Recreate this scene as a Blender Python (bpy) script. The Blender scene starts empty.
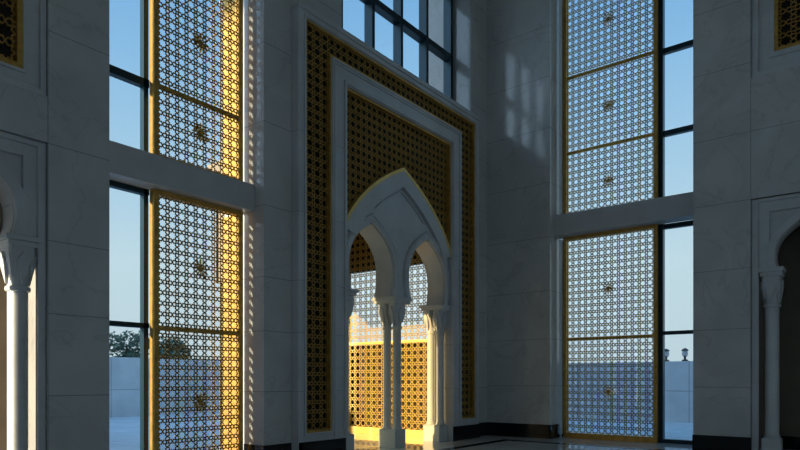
import bpy, bmesh, math, random
import numpy as np
from mathutils import Vector
from mathutils.geometry import tessellate_polygon

random.seed(7)
scene = bpy.context.scene
COL = scene.collection
R = math.radians

# ------------------------------------------------------------------ materials
def nodes_of(name):
    m = bpy.data.materials.new(name)
    m.use_nodes = True
    nt = m.node_tree
    return m, nt, nt.nodes['Principled BSDF']

def plain(name, col, rough=.5, metal=0.0, noise=0.0, scale=6.0, spec=.5):
    m, nt, b = nodes_of(name)
    b.inputs['Roughness'].default_value = rough
    b.inputs['Metallic'].default_value = metal
    b.inputs['Specular IOR Level'].default_value = spec
    if noise:
        g = nt.nodes.new('ShaderNodeNewGeometry')
        n = nt.nodes.new('ShaderNodeTexNoise'); n.inputs['Scale'].default_value = scale
        n.inputs['Detail'].default_value = 5
        nt.links.new(g.outputs['Position'], n.inputs['Vector'])
        r = nt.nodes.new('ShaderNodeValToRGB')
        r.color_ramp.elements[0].position = .3; r.color_ramp.elements[1].position = .7
        r.color_ramp.elements[0].color = (*[x*(1-noise) for x in col], 1)
        r.color_ramp.elements[1].color = (*[min(1, x*(1+noise)) for x in col], 1)
        nt.links.new(n.outputs['Fac'], r.inputs['Fac'])
        nt.links.new(r.outputs['Color'], b.inputs['Base Color'])
    else:
        b.inputs['Base Color'].default_value = (*col, 1)
    return m

def marble(name, col, rough=.25, joints=(), vjoints=(), axis='X', half=.007, vein=.12, spec=.5, period=None):
    """polished stone: soft clouds, thin veins, and cut joints at the given heights"""
    m, nt, b = nodes_of(name)
    N = nt.nodes.new; L = nt.links.new
    b.inputs['Roughness'].default_value = rough
    b.inputs['Specular IOR Level'].default_value = spec
    g = N('ShaderNodeNewGeometry')
    n1 = N('ShaderNodeTexNoise'); n1.inputs['Scale'].default_value = .9; n1.inputs['Detail'].default_value = 7
    n1.inputs['Distortion'].default_value = .8
    L(g.outputs['Position'], n1.inputs['Vector'])
    r1 = N('ShaderNodeValToRGB')
    r1.color_ramp.elements[0].position = .3; r1.color_ramp.elements[1].position = .72
    r1.color_ramp.elements[0].color = (*[x*.86 for x in col], 1)
    r1.color_ramp.elements[1].color = (*[min(1, x*1.06) for x in col], 1)
    L(n1.outputs['Fac'], r1.inputs['Fac'])
    n2 = N('ShaderNodeTexNoise'); n2.inputs['Scale'].default_value = .55; n2.inputs['Detail'].default_value = 9
    n2.inputs['Distortion'].default_value = 1.7
    L(g.outputs['Position'], n2.inputs['Vector'])
    r2 = N('ShaderNodeValToRGB')
    e = r2.color_ramp.elements
    e[0].position = .485; e[0].color = (0, 0, 0, 1)
    e[1].position = .515; e[1].color = (0, 0, 0, 1)
    k = e.new(.5); k.color = (1, 1, 1, 1)
    L(n2.outputs['Fac'], r2.inputs['Fac'])
    sc = N('ShaderNodeMath'); sc.operation = 'MULTIPLY'; sc.inputs[1].default_value = vein*2.2
    L(r2.outputs['Color'], sc.inputs[0])
    mx = N('ShaderNodeMixRGB'); mx.inputs[2].default_value = (*[x*.45 for x in col], 1)
    L(sc.outputs[0], mx.inputs[0]); L(r1.outputs['Color'], mx.inputs[1])
    out = mx.outputs[0]
    if joints or vjoints or period:
        s = N('ShaderNodeSeparateXYZ'); L(g.outputs['Position'], s.inputs[0])
        cur = None
        def add_line(val, sock):
            nonlocal cur
            a = N('ShaderNodeMath'); a.operation = 'SUBTRACT'; a.inputs[1].default_value = val; L(sock, a.inputs[0])
            bb = N('ShaderNodeMath'); bb.operation = 'ABSOLUTE'; L(a.outputs[0], bb.inputs[0])
            if cur is None: cur = bb.outputs[0]
            else:
                c = N('ShaderNodeMath'); c.operation = 'MINIMUM'; L(cur, c.inputs[0]); L(bb.outputs[0], c.inputs[1]); cur = c.outputs[0]
        for z in joints: add_line(z, s.outputs['Z'])
        for v in vjoints: add_line(v, s.outputs[axis])
        if period:
            for ax, p in period:
                a = N('ShaderNodeMath'); a.operation = 'PINGPONG'; a.inputs[1].default_value = p/2
                L(s.outputs[ax], a.inputs[0])
                if cur is None: cur = a.outputs[0]
                else:
                    c = N('ShaderNodeMath'); c.operation = 'MINIMUM'; L(cur, c.inputs[0]); L(a.outputs[0], c.inputs[1]); cur = c.outputs[0]
        t = N('ShaderNodeMath'); t.operation = 'LESS_THAN'; t.inputs[1].default_value = half; L(cur, t.inputs[0])
        t2 = N('ShaderNodeMath'); t2.operation = 'MULTIPLY'; t2.inputs[1].default_value = .5; L(t.outputs[0], t2.inputs[0])
        m2 = N('ShaderNodeMixRGB'); m2.inputs[2].default_value = (*[x*.12 for x in col], 1)
        L(t2.outputs[0], m2.inputs[0]); L(out, m2.inputs[1]); out = m2.outputs[0]
    L(out, b.inputs['Base Color'])
    return m

def glass_mat(name, tint=(.93, .97, 1.0), refl=.07):
    m = bpy.data.materials.new(name); m.use_nodes = True
    nt = m.node_tree; nt.nodes.clear()
    o = nt.nodes.new('ShaderNodeOutputMaterial'); mx = nt.nodes.new('ShaderNodeMixShader')
    t = nt.nodes.new('ShaderNodeBsdfTransparent'); t.inputs[0].default_value = (*tint, 1)
    g = nt.nodes.new('ShaderNodeBsdfGlossy'); g.inputs['Roughness'].default_value = .02
    mx.inputs[0].default_value = refl
    nt.links.new(t.outputs[0], mx.inputs[1]); nt.links.new(g.outputs[0], mx.inputs[2]); nt.links.new(mx.outputs[0], o.inputs[0])
    return m

ZL = [1.38, 2.52, 3.53, 4.87, 6.43, 7.9, 9.35, 10.8, 12.2]
ZR = [1.44, 2.72, 4.03, 5.50, 6.97, 8.46, 9.86, 11.25, 12.6]
WALLCOL = (.62, .61, .585)
M = {
    'wall_l': marble('marble wall slabs left', WALLCOL, .10, ZL, [3.84, 9.75, 15.0], 'X'),
    'wall_r': marble('marble wall slabs right', WALLCOL, .10, ZR, [2.285], 'Y'),
    'wall_p': marble('marble wall slabs plain', WALLCOL, .35, ZR),
    'carved': marble('carved white marble', (.62, .62, .615), .35, vein=.05),
    'carved_j': marble('carved white marble in slabs', (.62, .62, .615), .3, [1.38, 2.52, 3.53, 4.87, 6.43], (), 'X', half=.005, vein=.05),
    'black': plain('black polished granite', (.008, .009, .011), .12, 0, .4, 9),
    'floor': marble('polished floor marble', (.80, .79, .77), .02, (), (), 'X', .006, .05, .8, [('X', 1.2), ('Y', 1.2)]),
    'stripe': plain('black granite floor inlay', (.012, .013, .015), .08),
    'gold': plain('sunlit satin gilded metal', (.86, .60, .19), .42, .5, .12, 14),  # brighter copy of the gilding, sunlight put into the colour
    'golddark': plain('shaded gilded metal', (.64, .365, .085), .42, .6, .2, 10),  # same gilding with shade put into a darker colour
    'back': plain('dark backing board', (.022, .014, .008), .7),
    'mull': plain('dark anodised aluminium', (.010, .035, .048), .4, .3),
    'glass': glass_mat('clear window glass'),
    'tinted': glass_mat('blue light filter glass', (.70, .85, 1.0), .06),
    'bronzefilter': glass_mat('bronze light filter glass', (.86, .78, .60), .05),
    'beam': plain('grey cladding panel', (.56, .56, .55), .4, 0, .05, 3),
    'ceil': plain('white plaster ceiling', (.6, .6, .6), .8),
    'brown': plain('warm brown stone', (.27, .205, .14), .6, 0, .12, 2),
    'bronze': plain('dark bronze cladding', (.045, .032, .018), .5, .2, .2, 3),
    'pave': marble('pale paving stone', (.58, .63, .66), .7, (), (), 'X', .012, .04, .3, [('X', 1.5), ('Y', 1.5)]),  # bluish base colour stands in for haze and skylight
    'perim': marble('pale perimeter wall panels', (.58, .63, .66), .6, [1.13], (), 'X', .02, .03, .3, [('X', 2.2)]),  # haze and blue skylight tinted into the panel colour
    'perim2': marble('pale perimeter wall panels side', (.52, .56, .59), .6, [1.13], (), 'Y', .02, .03, .3, [('Y', 1.63)]),  # same blue haze tint put into the side panels
    'leaf': plain('tree leaves', (.07, .125, .075), .6, 0, .5, 3),
    'bark': plain('tree bark', (.10, .07, .045), .8, 0, .3, 8),
    'lampm': plain('dark lamp metal', (.03, .035, .04), .4, .5),
    'lampg': plain('lamp globe glass', (.5, .52, .52), .3),
}

# ------------------------------------------------------------------ mesh helpers
class MB:
    """collects faces in world coordinates; build() links them as ONE mesh object"""
    def __init__(s): s.v = []; s.f = []
    def add(s, v, f):
        o = len(s.v); s.v += [tuple(p) for p in v]; s.f += [tuple(i+o for i in q) for q in f]; return s
    def box(s, x0, x1, y0, y1, z0, z1):
        v = [(x, y, z) for z in (z0, z1) for (x, y) in ((x0, y0), (x1, y0), (x1, y1), (x0, y1))]
        return s.add(v, [(3, 2, 1, 0), (4, 5, 6, 7), (0, 1, 5, 4), (1, 2, 6, 5), (2, 3, 7, 6), (3, 0, 4, 7)])
    def rings(s, rings, cap=True):
        n = len(rings[0]); v = [p for r in rings for p in r]; f = []
        for k in range(len(rings)-1):
            for i in range(n):
                j = (i+1) % n
                f.append((k*n+i, k*n+j, (k+1)*n+j, (k+1)*n+i))
        if cap:
            f.append(tuple(range(n-1, -1, -1))); f.append(tuple((len(rings)-1)*n+i for i in range(n)))
        return s.add(v, f)
    def lathe(s, cx, cy, prof, n=28):
        return s.rings([[(cx+r*math.cos(2*math.pi*i/n), cy+r*math.sin(2*math.pi*i/n), z) for i in range(n)] for r, z in prof])
    def build(s, name, mat, parent=None, smooth=None, bevel=0, fix=True):
        me = bpy.data.meshes.new(name)
        off = parent_world(parent)
        me.from_pydata([(a-off[0], b-off[1], c-off[2]) for a, b, c in s.v], [], s.f)
        if fix:
            bm = bmesh.new(); bm.from_mesh(me)
            bmesh.ops.recalc_face_normals(bm, faces=bm.faces)
            bm.to_mesh(me); bm.free()
        me.materials.append(mat)
        if smooth:
            me.polygons.foreach_set('use_smooth', [True]*len(me.polygons))
            me.set_sharp_from_angle(angle=R(smooth))
        o = bpy.data.objects.new(name, me); COL.objects.link(o)
        if parent is not None: o.parent = parent
        if bevel:
            b = o.modifiers.new('edge', 'BEVEL'); b.width = bevel; b.segments = 2; b.limit_method = 'ANGLE'
        return o

def parent_world(p):
    v = Vector((0, 0, 0))
    while p is not None:
        v += p.location; p = p.parent
    return v

def thing(name, label, cat, loc, group=None):
    o = bpy.data.objects.new(name, None); COL.objects.link(o)
    o.location = loc; o.empty_display_size = .2
    o['label'] = label; o['category'] = cat; o['kind'] = 'thing'
    if group: o['group'] = group
    return o

def struct(o): o['kind'] = 'structure'; return o

# wall frames: u runs along the wall, w is depth outwards, z is height
def mapL(u, w, z): return (u, w, z)
def mapR(u, w, z): return (w, u, z)

def plate(mb, outer, holes, w0, w1, mp):
    """a flat slab with an outline and holes in the wall's (u, z) plane, thick from w0 to w1"""
    loops = [outer]+list(holes)
    pts = [p for l in loops for p in l]
    tri = tessellate_polygon([[Vector((a, b, 0)) for a, b in l] for l in loops])
    n = len(pts)
    v = [mp(a, w0, b) for a, b in pts]+[mp(a, w1, b) for a, b in pts]
    f = [tuple(t) for t in tri]+[tuple(i+n for i in reversed(t)) for t in tri]
    k = 0
    for l in loops:
        m = len(l)
        for i in range(m):
            j = (i+1) % m
            f.append((k+i, k+j, n+k+j, n+k+i))
        k += m
    mb.add(v, f); return mb

def ubox(mb, mp, u0, u1, w0, w1, z0, z1):
    a, b = mp(u0, w0, z0), mp(u1, w1, z1)
    return mb.box(min(a[0], b[0]), max(a[0], b[0]), min(a[1], b[1]), max(a[1], b[1]), z0, z1)

def smooth_curve(p, n=5):
    """Catmull-Rom through the points"""
    q = [p[0]]+list(p)+[p[-1]]; out = []
    for i in range(1, len(q)-2):
        for k in range(n):
            t = k/n
            o = []
            for d in (0, 1):
                a, b, c, e = q[i-1][d], q[i][d], q[i+1][d], q[i+2][d]
                o.append(.5*(2*b+(c-a)*t+(2*a-5*b+4*c-e)*t*t+(3*b-a-3*c+e)*t**3))
            out.append(tuple(o))
    out.append(tuple(p[-1])); return out

def mirror_profile(half, c):
    """half runs from the right spring up to the apex (x = 0); gives right spring -> apex -> left spring"""
    r = [(c+x, z) for x, z in half]
    return r+[(c-x, z) for x, z in reversed(half[:-1])]

def offset_half(half, d):
    out = []
    for i, (x, z) in enumerate(half):
        a = half[max(i-1, 0)]; b = half[min(i+1, len(half)-1)]
        tx, tz = b[0]-a[0], b[1]-a[1]; l = math.hypot(tx, tz) or 1
        out.append((x+tz/l*d, z-tx/l*d))
    # end on the axis x = 0
    x, z = out[-1]; px, pz = out[-2]
    if abs(px-x) > 1e-6:
        t = (px-0)/(px-x)
        out = [q for q in out[:-1] if q[0] > 0]
        px, pz = out[-1]
        out.append((0.0, pz+(z-pz)*(px/(px-x)) if px != x else z))
    else: out[-1] = (0.0, z)
    return out

# ------------------------------------------------------------------ lattice: eight-pointed stars in octagons, squares between
def lattice_segments(u0, u1, z0, z1, p, inside=None):
    nu = max(1, round((u1-u0)/p)); pu = (u1-u0)/nu
    nz = max(1, round((z1-z0)/p)); pz = (z1-z0)/nz
    cell = []
    mids = [(.5*math.cos(k*math.pi/4), .5*math.sin(k*math.pi/4)) for k in range(8)]
    rho = .335
    inn = [(rho*math.cos((k+.5)*math.pi/4), rho*math.sin((k+.5)*math.pi/4)) for k in range(8)]
    for k in range(8):
        cell.append((*mids[k], *inn[k])); cell.append((*mids[k], *inn[k-1]))
    # the small squares at the cell corners carry four-pointed stars
    phi = math.atan2(inn[0][1], .5-inn[0][0]); q = math.sqrt(.5)-.5
    rs = q/(math.cos(phi)+math.sin(phi))*math.sin(phi)*math.sqrt(2)
    for k in range(4):
        a0 = math.pi/4+k*math.pi/2
        m = (.5+q*math.cos(a0), .5+q*math.sin(a0))
        for d_ in (-1, 1):
            a1 = a0+d_*math.pi/4
            cell.append((*m, .5+rs*math.cos(a1), .5+rs*math.sin(a1)))
    cell = np.array(cell)
    i, j = np.meshgrid(np.arange(nu), np.arange(nz)); i = i.ravel()[:, None]; j = j.ravel()[:, None]
    S = np.stack([u0+(i+.5+cell[None, :, 0])*pu, z0+(j+.5+cell[None, :, 1])*pz,
                  u0+(i+.5+cell[None, :, 2])*pu, z0+(j+.5+cell[None, :, 3])*pz], -1).reshape(-1, 4)
    mu = (S[:, 0]+S[:, 2])/2; mz = (S[:, 1]+S[:, 3])/2
    ok = (mu < u1+1e-4) & (mz < z1+1e-4)
    if inside is not None: ok &= inside(mu, mz)
    return S[ok]

def lattice_build(name, S, w0, w1, width, mp, mat, parent):
    a, b = S[:, :2], S[:, 2:]
    d = b-a; l = np.linalg.norm(d, axis=1, keepdims=True); d = d/l
    nrm = np.stack([-d[:, 1], d[:, 0]], 1)*width/2
    a = a-d*width*.35; b = b+d*width*.35
    cs = [a-nrm, b-nrm, b+nrm, a+nrm]
    n = len(S)
    V = np.zeros((n, 8, 3))
    for k, w in ((0, w0), (4, w1)):
        for q in range(4):
            if mp is mapL:
                V[:, k+q, 0] = cs[q][:, 0]; V[:, k+q, 1] = w
            else:
                V[:, k+q, 1] = cs[q][:, 0]; V[:, k+q, 0] = w
            V[:, k+q, 2] = cs[q][:, 1]
    V = V.reshape(-1, 3)-np.array(parent_world(parent))[None]
    F = np.array([(0, 1, 2, 3), (7, 6, 5, 4), (0, 4, 5, 1), (2, 6, 7, 3)] if mp is mapL else
                 [(3, 2, 1, 0), (4, 5, 6, 7), (1, 5, 4, 0), (3, 7, 6, 2)])
    F = (F[None]+(np.arange(n)*8)[:, None, None]).reshape(-1, 4)
    me = bpy.data.meshes.new(name)
    me.vertices.add(len(V)); me.vertices.foreach_set('co', V.astype(np.float32).ravel())
    me.loops.add(F.size); me.loops.foreach_set('vertex_index', F.astype(np.int32).ravel())
    me.polygons.add(len(F)); me.polygons.foreach_set('loop_start', (np.arange(len(F))*4).astype(np.int32))
    me.polygons.foreach_set('loop_total', np.full(len(F), 4, np.int32))
    me.update(calc_edges=True); me.validate()
    me.materials.append(mat)
    o = bpy.data.objects.new(name, me); COL.objects.link(o); o.parent = parent
    return o

def rosette(mp, cu, cz, r, w0, w1, mat, parent):
    mb = MB()
    star = []
    for k in range(24):
        rr = r*.42 if k % 2 == 0 else r*.24
        star.append((cu+rr*math.cos(k*math.pi/12), cz+rr*math.sin(k*math.pi/12)))
    plate(mb, star, [], w0, w1, mp)
    for k in range(12):
        a = k*math.pi/6
        pts = []
        for (t, s) in ((.40, -.045), (.72, -.10), (1.0, 0), (.72, .10), (.40, .045)):
            pts.append((cu+r*(t*math.cos(a)-s*math.sin(a)), cz+r*(t*math.sin(a)+s*math.cos(a))))
        hole = [(cu+(x-cu)*.0+r*(t*math.cos(a)-s*math.sin(a)), cz+r*(t*math.sin(a)+s*math.cos(a))) for x, t, s in ((0, .55, 0), (0, .73, .055), (0, .88, 0), (0, .73, -.055))]
        plate(mb, pts, [hole], w0, w1, mp)
    return mb.build('rosette', mat, parent, fix=True)

def screen(label, mp, u0, u1, w, z0, z1, rails, ros, deep_side=None, depth=.14, fr=.09, mat='gold', p=.182, width=.0205, group=None, toe=.0):
    """a gilded openwork screen: frame, lattice, cross rails, star rosettes, and one deep side board"""
    cu = (u0+u1)/2
    t = thing('lattice_screen', label, 'lattice screen', mp(cu, w, z0), group)
    mb = MB()
    plate(mb, [(u0, z0), (u1, z0), (u1, z1), (u0, z1)], [[(u0+fr, z0+fr+toe), (u1-fr, z0+fr+toe), (u1-fr, z1-fr), (u0+fr, z1-fr)]], w-.03, w-.03+depth, mp)
    mb.build('frame', M[mat], t, bevel=.006)
    S = lattice_segments(u0+fr, u1-fr, z0+fr+toe, z1-fr, p)
    lattice_build('lattice', S, w+.010, w+.021, width, mp, M[mat], t)
    for z in rails:
        ubox(MB(), mp, u0+fr, u1-fr, w+.0, w+.06, z-.035, z+.035).build('rail', M[mat], t)
    for z in ros:
        rosette(mp, cu, z, .18, w-.008, w+.02, M[mat], t)
    if deep_side is not None:
        s0, s1, dd = deep_side
        ubox(MB(), mp, s0, s1, w+.22, w+dd, z0, z1).build('side_board', M['golddark'], t)
    return t

# ------------------------------------------------------------------ columns
def capital_mesh(cx, cy, zb, zt, r, hx, hy):
    """from a round neck at zb to a rectangular block at zt, with pointed facets hanging down its faces"""
    mb = MB(); n = 32
    rings = []
    for k in range(9):
        t = k/8
        s = min(1, max(0, (t-.12)/.62)); s = s*s*(3-2*s)
        ring = []
        for i in range(n):
            a = 2*math.pi*i/n+math.pi/n
            ca, sa = math.cos(a), math.sin(a)
            q = max(abs(ca), abs(sa))
            rx = r*1.02*ca*(1-s)+(hx*ca/q)*s
            ry = r*1.02*sa*(1-s)+(hy*sa/q)*s
            ring.append((cx+rx, cy+ry, zb+(zt-zb)*t))
        rings.append(ring)
    mb.rings(rings)
    return mb

def facets_mesh(cx, cy, zb, zt, r, hx, hy):
    mb = MB()
    H = zt-zb
    # on each of the four faces a kite whose point hangs to the neck, and one folded over every corner
    for dx, dy in ((1, 0), (-1, 0), (0, 1), (0, -1)):
        hw = (hy if dx else hx)
        hd = (hx if dx else hy)
        def P(s, out, z): return (cx+dx*out+(-dy)*s, cy+dy*out+dx*s, z)
        a = [P(-hw*.5, hd+.03, zb+.62*H), P(0, hd+.04, zb+.86*H), P(hw*.5, hd+.03, zb+.62*H), P(0, r+.03, zb+.06*H)]
        b = [P(-hw*.45, hd-.05, zb+.62*H), P(0, hd-.05, zb+.86*H), P(hw*.45, hd-.05, zb+.62*H), P(0, r-.04, zb+.06*H)]
        mb.add(a+b, [(0, 1, 2, 3), (7, 6, 5, 4), (0, 4, 5, 1), (1, 5, 6, 2), (2, 6, 7, 3), (3, 7, 4, 0)])
    for dx, dy in ((1, 1), (1, -1), (-1, 1), (-1, -1)):
        m = .7071*r
        top = (cx+dx*(hx+.008), cy+dy*(hy+.008), zb+.80*H)
        lo = (cx+dx*(m+.03), cy+dy*(m+.03), zb+.18*H)
        s1 = (cx+dx*hx*.52, cy+dy*(hy+.008), zb+.62*H); s2 = (cx+dx*(hx+.008), cy+dy*hy*.52, zb+.62*H)
        inn = (cx+dx*m*.5, cy+dy*m*.5, zb+.5*H)
        mb.add([top, lo, s1, s2, inn], [(0, 2, 1), (0, 1, 3), (2, 4, 1), (1, 4, 3), (0, 3, 4), (0, 4, 2)])
    return mb

def column(name, label, cx, cy, zcap, zab, shafts, r, hx, hy, abx, aby, group, plinth=.44, neck=.57, ztop=None):
    """plinth, one or two shafts, neck rings, faceted capital, stepped abacus (its top at zab)"""
    t = thing(name, label, 'column', (cx, cy, 0), group)
    ztop = zab
    mb = MB().box(cx-hx, cx+hx, cy-hy, cy+hy, 0, plinth-.03)
    mb.build('plinth', M['carved'], t, bevel=.012)
    MB().rings([[(cx+sx*h, cy+sy*k, z) for sx, sy in ((-1, -1), (1, -1), (1, 1), (-1, 1))] for h, k, z in ((hx, hy, plinth-.03), (hx-.03, hy-.03, plinth))]).build('plinth_cap', M['carved'], t)
    zn = zcap-neck
    for sx, sy in shafts:
        s = MB().lathe(cx+sx, cy+sy, [(r*1.22, plinth), (r*1.24, plinth+.03), (r*1.05, plinth+.06), (r, plinth+.1), (r, zn-.03), (r*1.0, zn)], 32).build('shaft', M['carved'], t, smooth=40)
        MB().lathe(cx+sx, cy+sy, [(r*1.0, zn-.04), (r*1.2, zn-.03), (r*1.25, zn), (r*1.2, zn+.03), (r*1.0, zn+.04)], 32).build('neck_ring', M['carved'], s, smooth=40)
    cap = capital_mesh(cx, cy, zn+.02, zcap, r if len(shafts) == 1 else r*1.1, hx, hy)
    if len(shafts) > 1:
        # two bells merge under one block
        cap = MB()
        for sx, sy in shafts:
            c1 = capital_mesh(cx+sx, cy+sy, zn+.02, zcap, r, hx-abs(sx), hy-abs(sy))
            cap.add(c1.v, c1.f)
    co = cap.build('capital', M['carved'], t, smooth=35)
    for sx, sy in shafts:
        facets_mesh(cx+sx, cy+sy, zn+.02, zcap, r, hx-abs(sx), hy-abs(sy)).build('capital_leaf', M['carved'], co)
    h = zab-zcap
    MB().box(cx-abx+.035, cx+abx-.035, cy-aby+.035, cy+aby-.035, zcap, zcap+h*.5).build('abacus', M['carved'], t, bevel=.01)
    MB().box(cx-abx, cx+abx, cy-aby, cy+aby, zcap+h*.5, zab).build('abacus', M['carved'], t, bevel=.012)
    return t

# ================================================================== THE HALL
YL = 9.13           # plane of the left wall
XR, XP = 15.9, 15.3  # right wall by the corner; right pier and niche
YO = 10.25          # outer face of the left wall
TOP = 15.0
C0 = 11.70          # axis of the portal

# floor, ceiling
struct(MB().box(-12, 17.0, -12, 10.2, -.2, 0).build('floor', M['floor']))
struct(MB().box(9.62, 14.7, 10.2, 13.02, -.2, 0).box(12.3, 14.7, 13.02, 13.46, -.2, 0).build('floor_vestibule', M['floor']))
mb = MB()
mb.box(-10.5, 14.78, 7.86, 8.1, -.01, .004)
mb.box(14.78, 15.02, -10.5, 8.1, -.01, .004)
struct(mb.build('trim_1', M['stripe']))
struct(MB().box(-12, 17.6, -12, 10.9, TOP, TOP+.3).build('ceiling', M['ceil']))

# left wall
mb = MB()
def wl(x0, x1, z0, z1, y1=YO): mb.box(x0, x1, YL, y1, z0, z1)
NLC, NHW = 2.87, .964      # left niche axis, half width of its frame
wl(-12, -1.9, 0, TOP, 10.0)
wl(-1.9, 1.03, 13.2, TOP, 9.6)
wl(1.03, NLC-NHW, 0, TOP, 9.6)
wl(NLC-NHW, NLC+NHW, 4.88, 5.51, 9.6)
wl(NLC-NHW, NLC+NHW, 11.5, TOP, 9.6)
wl(NLC+NHW, 4.706, 0, TOP, 9.85)
wl(4.706, 7.638, 13.2, TOP)
wl(7.638, 9.62, 0, 9.0, 9.62)
wl(7.638, 9.75, 9.0, TOP, 9.62)
mb.box(9.3, 9.75, 9.62, 10.2, 7.0, TOP)
mb.box(7.638, 7.95, 9.62, 10.3, 0, TOP)
wl(13.78, 15.9, 0, 9.0, 9.57)
wl(9.62, 13.78, 6.6, 9.0, 9.62)
wl(15.005, 15.9, 9.0, TOP, 10.75)
wl(9.75, 15.005, 13.2, TOP, 10.2)
struct(mb.build('wall_left', M['wall_l']))

# right wall
mb = MB()
NRC, NRW = 1.24, 1.042
mb.box(XR, 17.0, 7.181, 9.13, 0, TOP)
mb.box(XP, 17.0, 2.282, 3.44, 0, TOP)
mb.box(XP, 17.0, NRC-NRW, NRC+NRW, 5.5, 8.12)
mb.box(XP, 17.0, NRC-NRW, NRC+NRW, 13.0, TOP)
mb.box(XP, 17.0, -12, NRC-NRW, 0, TOP)
mb.box(XR, 17.0, 3.44, 7.181, 13.2, TOP)
struct(mb.build('wall_right', M['wall_r']))

# the walls behind the camera, with their own tall window openings
mb = MB()
mb.box(-12, 17, -12.4, -12, 0, 1.2); mb.box(-12, 17, -12.4, -12, 12, TOP)
for a, b in ((-12, -8), (-6, 1), (3, 17)): mb.box(a, b, -12.4, -12, 1.2, 12)
struct(mb.build('wall_back', M['wall_p']))
mb = MB()
mb.box(-12.4, -12, -12.4, 9.6, 0, 1.2); mb.box(-12.4, -12, -12.4, 9.6, 11, TOP)
for a, b in ((-12.4, -9), (-7, 9.6)): mb.box(-12.4, -12, a, b, 1.2, 11)
struct(mb.build('wall_rear', M['wall_p']))
struct(MB().box(-1.9, 1.03, 9.5, 9.52, 0, 13.2).build('window_6', M['glass']))
for k, (a, b) in enumerate(((-9, -7),)):
    struct(MB().box(-12.25, -12.22, a, b, 1.2, 11).build('window_%d' % (4+k), M['tinted']))  # blue tint added to cool the light from this unseen rear opening

# vestibule behind the portal: header over its open side, roof, outer wall, dark cladding beyond the end screen
mb = MB()
mb.box(9.45, 9.62, 9.62, 13.1, 4.0, 6.7)
mb.box(9.45, 12.3, 13.0, 13.1, 4.0, 6.7)
mb.box(12.3, 14.7, 13.36, 13.46, 0, 6.7)
mb.box(12.2, 12.3, 13.0, 13.46, 4.0, 6.7)
struct(mb.build('wall_vestibule', M['brown']))
struct(MB().box(9.45, 14.9, 9.62, 13.46, 6.7, 7.0).build('ceiling_vestibule', M['brown']))
mb = MB()
mb.box(14.55, 14.7, 9.58, 13.36, 0, 2.66)
mb.box(14.55, 14.7, 9.58, 13.36, 4.95, 6.7)
mb.box(14.55, 14.7, 13.46, 15.8, -.2, 6.7)  # unseen extension added to block sun from the side perimeter wall
struct(mb.build('wall_vestibule_end', M['bronze']))
struct(MB().box(17.3, 17.6, 8.95, 14.5, -.21, 2.95).build('sunblock_perimeter', M['perim2']))  # unseen wall added to stop sun patches on the side perimeter
struct(MB().box(9.52, 9.54, 9.62, 13.0, 0, 4.0).build('window_7', M['bronzefilter']))  # added pane, warms the sun and cuts blue skylight in the vestibule
struct(MB().box(9.54, 12.2, 13.04, 13.06, 0, 4.0).build('window_8', M['bronzefilter']))  # second added filter pane, across the other open side
# rooms behind the niches
mb = MB()
mb.box(2.9, 3.9, 9.98, 10.03, 0, 4.9)
mb.box(1.9, 3.9, 9.64, 10.03, 3.6, 4.9)  # solid block added to keep low sun off the niche arch
struct(mb.build('wall_side_room', M['brown']))
mb = MB()
mb.box(16.9, 17.1, -.6, 2.282, 0, 5.5); mb.box(XP+.9, 16.9, -.6, -.5, 0, 5.5); mb.box(XP+.9, 17, -.6, 2.282, 5.4, 5.5)
struct(mb.build('wall_alcove', M['brown']))

# black skirting
mb = MB(); BH = .38
mb.box(NLC+NHW, 4.706, YL-.015, YL+.01, 0, BH)
mb.box(7.638-.0, 8.34, YL-.015, YL+.01, 0, BH)
mb.box(7.622, 7.65, YL-.015, 9.7, 0, BH)
mb.box(8.322, 8.40, 8.905, YL, 0, BH)
mb.box(8.322, 9.64, 8.905, 8.93, 0, BH+.01)
mb.box(13.76, 15.098, 8.905, 8.93, 0, BH)
mb.box(15.07, 15.098, 8.905, YL, 0, BH)
mb.box(15.09, 15.9, YL-.015, YL+.01, 0, BH)
struct(mb.build('baseboard_left', M['black']))
mb = MB()
mb.box(XR-.015, XR+.01, 7.165, YL, 0, BH)
mb.box(XR-.015, 16.5, 7.165, 7.19, 0, BH)
mb.box(XP-.015, XP+.01, 2.27, 3.455, 0, BH-.02)
mb.box(XP-.015, 16.5, 3.43, 3.455, 0, BH-.02)
mb.box(16.88, 16.91, -.5, 2.28, 0, .3)
mb.box(XP-.015, XP+.01, -12, NRC-NRW, 0, BH-.02)
struct(mb.build('baseboard_right', M['black']))

# beams across the window recesses
struct(MB().box(4.706, 7.638, 9.40, 9.76, 4.79, 5.285).build('trim_2', M['beam'], bevel=.008))
struct(MB().box(16.15, 16.64, 3.44, 7.181, 5.56, 6.12).build('trim_3', M['beam'], bevel=.008))

# ------------------------------------------------------------------ windows
def window(name, mp, panes, bars):
    root = None
    for k, (u0, u1, w, z0, z1) in enumerate(panes):
        o = ubox(MB(), mp, u0, u1, w, w+.012, z0, z1).build(name if k == 0 else 'pane', M['glass'], root)
        if k == 0: root = struct(o)
    for (u0, u1, w0, w1, z0, z1) in bars:
        ubox(MB(), mp, u0, u1, w0, w1, z0, z1).build('mullion', M['mull'], root)
    return root

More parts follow.
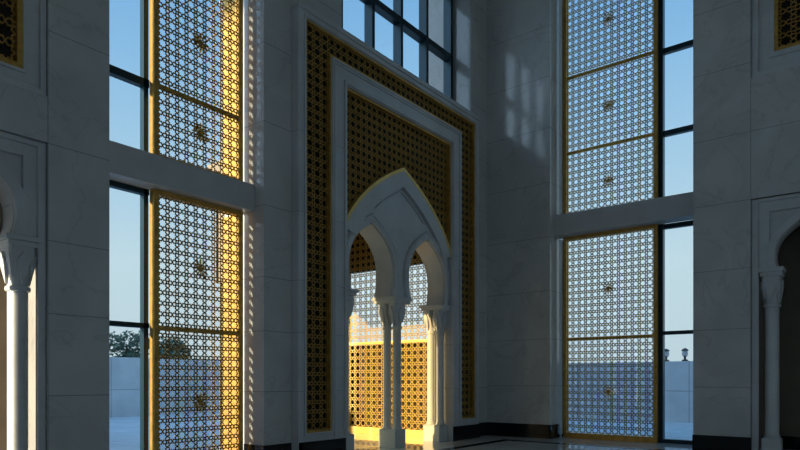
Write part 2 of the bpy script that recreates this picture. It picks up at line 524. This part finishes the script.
WY = 9.81
window('window_1', mapL, [(4.706, 7.638, WY, .06, 4.75), (4.706, 7.638, WY, 5.28, 13.2)],
       [(5.61, 5.692, WY-.06, WY+.06, 0, 4.79), (5.61, 5.692, WY-.06, WY+.06, 5.285, 13.2),
        (4.706, 5.71, WY-.06, WY+.06, 4.70, 4.79), (4.706, 5.71, WY-.06, WY+.06, 2.47, 2.55), (4.706, 7.6, WY-.03, WY+.03, 0, .08),
        (4.706, 5.71, WY-.06, WY+.06, 6.50, 6.63), (4.706, 5.71, WY-.06, WY+.06, 9.2, 9.32)])
window('window_2', mapL, [(9.75, 15.005, 9.84, 8.9, 13.2)],
       [(u-.05, u+.05, 9.70, 9.95, 8.9, 13.2) for u in (10.35, 11.47, 12.59, 13.71, 14.90)] +
       [(9.75, 15.005, 9.72, 9.93, 10.68, 10.84), (9.75, 15.005, 9.72, 9.93, 8.9, 9.0), (9.75, 15.005, 9.72, 9.93, 12.5, 12.66)])
WX = 16.72
window('window_3', mapR, [(3.44, 7.181, WX, .1, 5.6), (3.44, 7.181, WX, 6.1, 13.2)],
       [(4.45, 4.60, WX-.10, WX+.08, 0, 13.2),
        (3.44, 4.45, WX-.08, WX+.06, .0, .10), (3.44, 4.45, WX-.06, WX+.06, 2.75, 2.84), (3.44, 4.45, WX-.06, WX+.06, 5.44, 5.56),
        (3.44, 4.45, WX-.06, WX+.06, 7.80, 7.93), (3.44, 4.45, WX-.06, WX+.06, 9.90, 10.03), (4.60, 7.18, WX-.03, WX+.03, 0, .08)])

# ------------------------------------------------------------------ golden screens
WS = 'golden window screens'
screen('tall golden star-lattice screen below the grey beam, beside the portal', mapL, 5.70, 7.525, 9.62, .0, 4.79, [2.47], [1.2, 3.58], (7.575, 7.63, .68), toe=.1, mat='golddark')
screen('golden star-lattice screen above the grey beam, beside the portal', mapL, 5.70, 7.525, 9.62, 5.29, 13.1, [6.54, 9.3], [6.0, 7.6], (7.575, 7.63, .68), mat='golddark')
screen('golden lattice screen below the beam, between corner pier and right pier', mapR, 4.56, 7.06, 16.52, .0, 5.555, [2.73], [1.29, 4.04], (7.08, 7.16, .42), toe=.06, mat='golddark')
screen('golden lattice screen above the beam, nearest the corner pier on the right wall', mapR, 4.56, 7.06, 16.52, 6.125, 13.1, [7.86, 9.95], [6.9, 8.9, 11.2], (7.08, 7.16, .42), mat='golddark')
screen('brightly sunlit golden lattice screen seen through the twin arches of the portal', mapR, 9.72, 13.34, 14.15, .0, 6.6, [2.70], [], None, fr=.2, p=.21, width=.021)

# ------------------------------------------------------------------ the portal
P = thing('marble_portal', 'tall white marble portal with gold lattice bands around two pointed arches', 'portal', (C0, 8.92, 0))
HO, HB0, HB1, HI = 3.39, 3.19, 2.47, 2.02
c = C0
body = MB()
out = [(c-HO, 0), (c-HO, 8.88), (c+HO, 8.88), (c+HO, 0), (c+HI, 0), (c+HI, 7.78), (c-HI, 7.78), (c-HI, 0)]
U = lambda g: [(c-HB0+g, .56+g), (c-HB0+g, 8.67-g), (c+HB0-g, 8.67-g), (c+HB0-g, .56+g), (c+HB1+g, .56+g), (c+HB1+g, 8.21-g+2*g), (c-HB1-g, 8.21-g+2*g), (c-HB1-g, .56+g)]
def Ub(g):   # band outline shrunk by g on every side
    return [(c-HB0+g, .56+g), (c-HB0+g, 8.67-g), (c+HB0-g, 8.67-g), (c+HB0-g, .56+g), (c+HB1+g, .56+g), (c+HB1+g, 8.21+g), (c-HB1-g, 8.21+g), (c-HB1-g, .56+g)]
plate(body, out, [Ub(0)], 8.92, YL, mapL)
body.build('frame', M['carved_j'], P, bevel=.012)
# raised lips that border the marble bands
lip = MB(); plate(lip, Ub(-.05), [Ub(-.012)], 8.895, 8.92, mapL); lip.build('moulding', M['carved'], P)
lip = MB()
plate(lip, [(c-2.40, 0.45), (c-2.40, 8.14), (c+2.40, 8.14), (c+2.40, .45), (c+2.36, .45), (c+2.36, 8.10), (c-2.36, 8.10), (c-2.36, .45)], [], 8.895, 8.92, mapL)
plate(lip, [(c-2.10, 0.45), (c-2.10, 7.86), (c+2.10, 7.86), (c+2.10, .45), (c+2.04, .45), (c+2.04, 7.80), (c-2.04, 7.80), (c-2.04, .45)], [], 8.885, 8.92, mapL)
lip.build('moulding', M['carved'], P)
lip = MB()
plate(lip, [(c-HO-.02, 8.8), (c-HO-.02, 8.9), (c+HO+.02, 8.9), (c+HO+.02, 8.8)], [], 8.89, 8.93, mapL)
lip.build('cornice', M['carved'], P)
# the gold band
gl = MB(); plate(gl, Ub(0), [Ub(.045)], 8.935, 9.06, mapL); gf = gl.build('band_frame', M['golddark'], P)
bk = MB(); plate(bk, Ub(.002), [], 9.09, 9.12, mapL); bk.build('band_backing', M['back'], P)
S = [lattice_segments(c-HB0+.04, c-HB1-.04, .60, 8.63, .185), lattice_segments(c+HB1+.04, c+HB0-.04, .60, 8.63, .185),
     lattice_segments(c-HB1-.04, c+HB1+.04, 8.25, 8.63, .185)]
lattice_build('band_lattice', np.concatenate(S), 8.97, 8.985, .0135, mapL, M['golddark'], P)

# big arch and the lattice spandrel above it
big = smooth_curve([(1.985, 4.80), (1.92, 5.00), (1.78, 5.20), (1.52, 5.50), (1.22, 5.77), (.93, 6.0), (.62, 6.2), (.32, 6.37), (0, 6.53)], 4)
bigp = mirror_profile(big, c)
bx = np.array([q[0] for q in sorted([(x, z) for x, z in big])]); bz = np.array([q[1] for q in sorted([(x, z) for x, z in big])])
def above(u, z): return z > np.interp(np.abs(u-c), bx, bz)-.02
S = lattice_segments(c-1.97, c+1.97, 4.82, 7.74, .18, above)
lattice_build('panel_lattice', S, 9.03, 9.045, .0135, mapL, M['golddark'], P)
bk = MB(); plate(bk, [(c-2.015, 4.85), (c-2.015, 7.775), (c+2.015, 7.775), (c+2.015, 4.85)]+mirror_profile([(x, z-.06) for x, z in big if z > 4.9], c), [], 9.12, 9.13, mapL); bk.build('panel_backing', M['back'], P)
gl = MB()
plate(gl, [(c-2.015, 4.8), (c-2.015, 7.775), (c+2.015, 7.775), (c+2.015, 4.8), (c+1.965, 4.8), (c+1.965, 7.725), (c-1.965, 7.725), (c-1.965, 4.8)], [], 8.96, 9.10, mapL)
gl.build('panel_frame', M['golddark'], P)
gl = MB(); bo = mirror_profile(offset_half(big, .075), c); plate(gl, bo+list(reversed(bigp)), [], 8.95, 9.10, mapL)
gl.build('arch_trim', M['gold'], P)

# the arch wall with two small pointed horseshoe arches
SPR = 3.55
half = smooth_curve([(.685, SPR), (.725, 3.70), (.755, 3.90), (.765, 4.08), (.75, 4.25), (.69, 4.46), (.57, 4.66), (.40, 4.83), (.20, 4.97), (0, 5.09)], 4)
CA = 1.06
def arch_loop(cx): return mirror_profile(half, cx)     # right spring -> apex -> left spring
outline = [(c-2.02, SPR), (c-2.02, 4.8)]+list(reversed(bigp))+[(c+2.02, 4.8), (c+2.02, SPR)]+arch_loop(c+CA)+arch_loop(c-CA)
aw = MB(); plate(aw, outline, [], 9.055, 9.57, mapL); aw.build('arch_wall', M['carved'], P, bevel=.008)
band = MB(); inner = offset_half(big, -.34)
plate(band, list(bigp)+list(reversed(mirror_profile(inner, c))), [], 8.955, 9.06, mapL); band.build('arch_band', M['carved'], P, bevel=.008)
for sx in (-1, 1):
    av = MB(); o1 = offset_half(half, .03); o2 = offset_half(half, .20)
    plate(av, mirror_profile(o2, c+sx*CA)+list(reversed(mirror_profile(o1, c+sx*CA))), [], 9.0, 9.06, mapL)
    a_ = av.build('archivolt', M['carved'], P, bevel=.008)
    av = MB(); o1 = offset_half(half, .14); o2 = offset_half(half, .165)
    plate(av, mirror_profile(o2, c+sx*CA)+list(reversed(mirror_profile(o1, c+sx*CA))), [], 8.985, 9.0, mapL); av.build('bead', M['carved'], a_)
# thin raised border round the centre panel
ctr = MB()
k1 = mirror_profile([(x, z) for x, z in offset_half(big, -.40) if z > 5.45], c); k2 = mirror_profile([(x, z) for x, z in offset_half(big, -.44) if z > 5.45], c)
plate(ctr, k1+list(reversed(k2)), [], 9.02, 9.06, mapL); ctr.build('panel_border', M['carved'], P)

PC = 'columns of the portal'
for dx, lab in ((0.0, 'twin marble column between the two arches of the portal'), (-1.83, 'marble column at the near jamb of the portal, by the left arch'), (1.83, 'marble column at the far jamb of the portal, half in sunlight')):
    cx = c+dx
    column('marble_column', lab, cx, 9.315, 3.41, SPR, [(0, -.15), (0, .15)], .098, .205, .255, .33 if dx == 0 else .24, .36, PC)

# ------------------------------------------------------------------ arched niches and the gilded panels over them
def niche(label, mp, cu, w, k, hws, tops, spr, nhalf, apron, side):
    t = thing('arch_surround', label, 'arched niche', mp(cu, w, 0))
    h0, h1, h2 = hws; t0, t1, t2 = tops
    mb = MB(); plate(mb, [(cu-h0, 0), (cu-h0, t0), (cu+h0, t0), (cu+h0, 0), (cu+h1, 0), (cu+h1, t1), (cu-h1, t1), (cu-h1, 0)], [], w+.045, w+.13, mp)
    mb.build('outer_frame', M['carved'], t, bevel=.008)
    mb = MB(); plate(mb, [(cu-h1, spr), (cu-h1, t1), (cu+h1, t1), (cu+h1, spr), (cu+h2, spr), (cu+h2, t2), (cu-h2, t2), (cu-h2, spr)], [], w+.085, w+.5, mp)
    mb.build('inner_frame', M['carved'], t, bevel=.008)
    ap = mirror_profile(nhalf, cu)
    mb = MB(); plate(mb, [(cu-h1, spr), (cu-h1, t1), (cu+h1, t1), (cu+h1, spr)]+ap, [], w+.15, w+.5, mp); mb.build('arch_wall', M['carved'], t, bevel=.006)
    mb = MB(); plate(mb, mirror_profile(offset_half(nhalf, .17), cu)+list(reversed(mirror_profile(offset_half(nhalf, .012), cu))), [], w+.07, w+.16, mp)
    mb.build('archivolt', M['carved'], t, bevel=.006)
    return t

nh = smooth_curve([(.545, 3.55), (.578, 3.70), (.59, 3.85), (.575, 4.0), (.50, 4.16), (.38, 4.29), (.2, 4.42), (0, 4.53)], 4)
niche('white marble arched niche with moulded frame on the near left pier', mapL, NLC, YL, 1, (.962, .86, .69), (4.87, 4.80, 4.64), 3.55, nh, 0, 1)
nh2 = smooth_curve([(.555, 4.0), (.59, 4.12), (.60, 4.26), (.585, 4.40), (.52, 4.58), (.39, 4.74), (.2, 4.90), (0, 5.03)], 4)
niche('white marble arched niche with moulded frame on the right pier', mapR, NRC, XP, 1, (1.04, .91, .705), (5.49, 5.42, 5.20), 4.0, nh2, 0, 1)
NC = 'columns of the niches'
column('marble_column', 'marble column of the near left niche, edged by warm sunlight', NLC+.68, YL+.24, 3.41, 3.55, [(0, 0)], .125, .17, .17, .22, .22, NC)
column('marble_column', 'shaded marble column of the arched niche on the right pier', XP+.27, NRC+.68, 3.82, 4.0, [(0, 0)], .135, .18, .18, .24, .24, NC, plinth=.36, neck=.62)

column('marble_column', 'marble column of the near left niche, on its outer side away from the window', NLC-.68, YL+.24, 3.41, 3.55, [(0, 0)], .125, .17, .17, .22, .22, NC)
column('marble_column', 'shaded marble column of the right pier niche, on its outer side away from the window', XP+.27, NRC-.68, 3.82, 4.0, [(0, 0)], .135, .18, .18, .24, .24, NC, plinth=.36, neck=.62)

def wall_panel(label, mp, cu, w, hws, bots, tops):
    t = thing('gilded_grille', label, 'wall grille', mp(cu, w, bots[0]))
    (h0, h1, h2, h3), (b0, b1, b2, b3), (t0, t1, t2, t3) = hws, bots, tops
    def rect(h, b, tt): return [(cu-h, b), (cu+h, b), (cu+h, tt), (cu-h, tt)]
    mb = MB(); plate(mb, rect(h0, b0, t0), [rect(h1, b1, t1)], w+.03, w+.3, mp); mb.build('outer_frame', M['carved'], t, bevel=.008)
    mb = MB(); plate(mb, rect(h1, b1, t1), [rect(h2, b2, t2)], w+.08, w+.3, mp); mb.build('inner_frame', M['carved'], t, bevel=.008)
    mb = MB(); plate(mb, rect(h2, b2, t2), [rect(h3, b3, t3)], w+.06, w+.1, mp); mb.build('moulding', M['carved'], t, bevel=.008)
    mb = MB(); plate(mb, rect(h3, b3, t3), [rect(h3-.07, b3+.07, t3-.07)], w+.07, w+.2, mp); mb.build('gold_frame', M['golddark'], t)
    S = lattice_segments(cu-h3+.07, cu+h3-.07, b3+.07, t3-.07, .26)
    lattice_build('lattice', S, w+.13, w+.16, .015, mp, M['golddark'], t)
    mb = MB(); plate(mb, rect(h3, b3, t3), [], w+.24, w+.28, mp); mb.build('backing', M['back'], t)
    return t
wall_panel('gold lattice panel in a moulded marble frame, high on the near left pier', mapL, NLC, YL, (.963, .89, .715, .682), (5.515, 5.60, 5.755, 5.80), (11.48, 11.4, 11.25, 11.2))
wall_panel('gold lattice panel in a moulded marble frame, high on the right pier', mapR, NRC, XP, (1.041, .91, .70, .62), (8.125, 8.25, 8.47, 8.58), (12.98, 12.85, 12.65, 12.55))

# ------------------------------------------------------------------ outside
struct(MB().box(-70, 70, -70, 90, -.4, -.21).build('ground', M['pave']))
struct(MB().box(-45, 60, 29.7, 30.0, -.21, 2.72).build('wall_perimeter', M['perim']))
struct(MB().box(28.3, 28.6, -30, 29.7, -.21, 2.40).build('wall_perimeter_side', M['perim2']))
struct(MB().box(2.5, 2.75, 10.6, 15.2, -.21, 1.0).box(2.5, 2.75, 15.2, 25.0, -.21, 2.7).build('sunblock_ground', M['pave']))  # unseen walls added to shade the ground beyond the left screens
struct(MB().box(-13, -11, 10.0, 17.4, 12.4, 19.5).build('sunblock_upper_window', M['wall_p']))  # unseen block added to keep sun off the window above the portal
# unseen block added to keep the court in shade
struct(MB().box(-34, -22, 23.6, 62, -.21, 16).build('sunblock_court', M['wall_p']))

def tree(x, y, h, r, label):
    t = thing('broadleaf_tree', label, 'tree', (x, y, -.21), 'trees behind the perimeter wall')
    rnd = random.Random(int(x*97+y*13))
    tr = MB()
    tr.rings([[(x+rr*math.cos(a*math.pi/4), y+rr*math.sin(a*math.pi/4), z) for a in range(8)] for rr, z in ((.16, -.21), (.12, h*.4), (.05, h*.8))])
    tr.build('trunk', M['bark'], t)
    cr = MB()
    blobs = [(x+rnd.uniform(-.6, .6)*r, y+rnd.uniform(-.6, .6)*r, h*rnd.uniform(.42, .86), r*rnd.uniform(.35, .6)) for _ in range(9)]
    for bx_, by_, bz_, br in blobs:
        for _ in range(230):
            d = Vector((rnd.gauss(0, 1), rnd.gauss(0, 1), rnd.gauss(0, 1))).normalized()
            q = Vector((bx_, by_, bz_))+d*br*rnd.uniform(.55, 1.05)
            a = Vector((rnd.gauss(0, 1), rnd.gauss(0, 1), rnd.gauss(0, 1))).normalized()
            b = a.orthogonal().normalized()
            s = rnd.uniform(.10, .19)
            cr.add([q-a*s, q+b*s*.5, q+a*s, q-b*s*.5], [(0, 1, 2, 3)])
    cr.build('crown', M['leaf'], t, fix=False)
for x, y, h, r, lab in ((18.2, 33.4, 4.5, 1.5, 'green tree outside, seen through the clear pane above the pale perimeter wall'),
                        (22.0, 34.5, 4.7, 1.5, 'green tree outside, seen through the golden screen over the perimeter wall')):
    tree(x, y, h, r, lab)

def lamp(y, lab):
    t = thing('wall_lamp', lab, 'lamp', (28.45, y, 2.40), 'lamps on the perimeter wall')
    MB().lathe(28.45, y, [(.13, 2.40), (.13, 2.46), (.05, 2.48), (.05, 2.6), (.11, 2.62)], 12).build('base', M['lampm'], t)
    MB().lathe(28.45, y, [(.10, 2.62), (.13, 2.72), (.10, 2.84)], 12).build('globe', M['lampg'], t, smooth=50)
    MB().lathe(28.45, y, [(.16, 2.84), (.12, 2.90), (.02, 2.96)], 12).build('cap', M['lampm'], t)
lamp(7.48, 'small dark lamp on the perimeter wall outside, beside the black window mullion')
lamp(6.72, 'small dark lamp on the perimeter wall outside, half hidden by the right pier')

# ------------------------------------------------------------------ sky, sun, camera
w = bpy.data.worlds.new('sky'); scene.world = w; w.use_nodes = True
nt = w.node_tree; nt.nodes.clear()
o = nt.nodes.new('ShaderNodeOutputWorld'); bg = nt.nodes.new('ShaderNodeBackground')
tc = nt.nodes.new('ShaderNodeTexCoord'); sp = nt.nodes.new('ShaderNodeSeparateXYZ')
rp = nt.nodes.new('ShaderNodeValToRGB')
nt.links.new(tc.outputs['Generated'], sp.inputs[0]); nt.links.new(sp.outputs['Z'], rp.inputs['Fac'])
e = rp.color_ramp.elements
e[0].position = 0.0; e[0].color = (.66, .78, .80, 1)
e[1].position = 1.0; e[1].color = (.10, .30, .66, 1)
for p_, c_ in ((.17, (.69, .85, .89)), (.30, (.50, .74, .90)), (.44, (.33, .61, .88)), (.52, (.25, .53, .85))):
    k = e.new(p_); k.color = (*c_, 1)
dn = nt.nodes.new('ShaderNodeVectorMath'); dn.operation = 'DOT_PRODUCT'
_a, _e = R(12), R(10)
dn.inputs[1].default_value = (-math.cos(_a)*math.cos(_e), math.sin(_a)*math.cos(_e), math.sin(_e))
nt.links.new(tc.outputs['Generated'], dn.inputs[0])
mxm = nt.nodes.new('ShaderNodeMath'); mxm.operation = 'MAXIMUM'; mxm.inputs[1].default_value = 0
nt.links.new(dn.outputs['Value'], mxm.inputs[0])
pw = nt.nodes.new('ShaderNodeMath'); pw.operation = 'POWER'; pw.inputs[1].default_value = 7
nt.links.new(mxm.outputs[0], pw.inputs[0])
gm = nt.nodes.new('ShaderNodeMixRGB'); gm.blend_type = 'ADD'; gm.inputs[2].default_value = (.9, .65, .3, 1)
nt.links.new(pw.outputs[0], gm.inputs[0]); nt.links.new(rp.outputs['Color'], gm.inputs[1])
pw2 = nt.nodes.new('ShaderNodeMath'); pw2.operation = 'POWER'; pw2.inputs[1].default_value = 1.6
nt.links.new(mxm.outputs[0], pw2.inputs[0])
gm2 = nt.nodes.new('ShaderNodeMixRGB'); gm2.blend_type = 'ADD'; gm2.inputs[2].default_value = (.7, 1.15, 1.65, 1)
nt.links.new(pw2.outputs[0], gm2.inputs[0]); nt.links.new(gm.outputs[0], gm2.inputs[1])
nt.links.new(gm2.outputs[0], bg.inputs['Color']); bg.inputs['Strength'].default_value = 1.0
nt.links.new(bg.outputs[0], o.inputs[0])

sd = bpy.data.lights.new('sun', 'SUN'); sd.energy = 10.5; sd.color = (1.0, .86, .62); sd.angle = R(1.2)
so = bpy.data.objects.new('sun', sd); COL.objects.link(so)
az, el = R(12), R(10)
trav = Vector((math.cos(az)*math.cos(el), -math.sin(az)*math.cos(el), -math.sin(el)))
so.rotation_euler = trav.to_track_quat('-Z', 'Y').to_euler(); so.location = (-20, 20, 20)

cd = bpy.data.cameras.new('camera'); cam = bpy.data.objects.new('camera', cd); COL.objects.link(cam)
cd.sensor_width = 36; cd.lens = 625/800*36; cd.shift_y = (380-225)/800
cam.location = (0, 0, 1.6); cam.rotation_euler = (R(90), 0, R(37.8-90))
cd.clip_start = .05; cd.clip_end = 500
scene.camera = cam
scene.view_settings.view_transform = 'Standard'
scene.view_settings.look = 'None'
scene.view_settings.exposure = 0.0
scene.view_settings.gamma = 1.0
scene.cycles.use_denoising = True
scene.cycles.max_bounces = 10
scene.cycles.diffuse_bounces = 6
scene.cycles.transparent_max_bounces = 16
scene.cycles.sample_clamp_indirect = 4.0
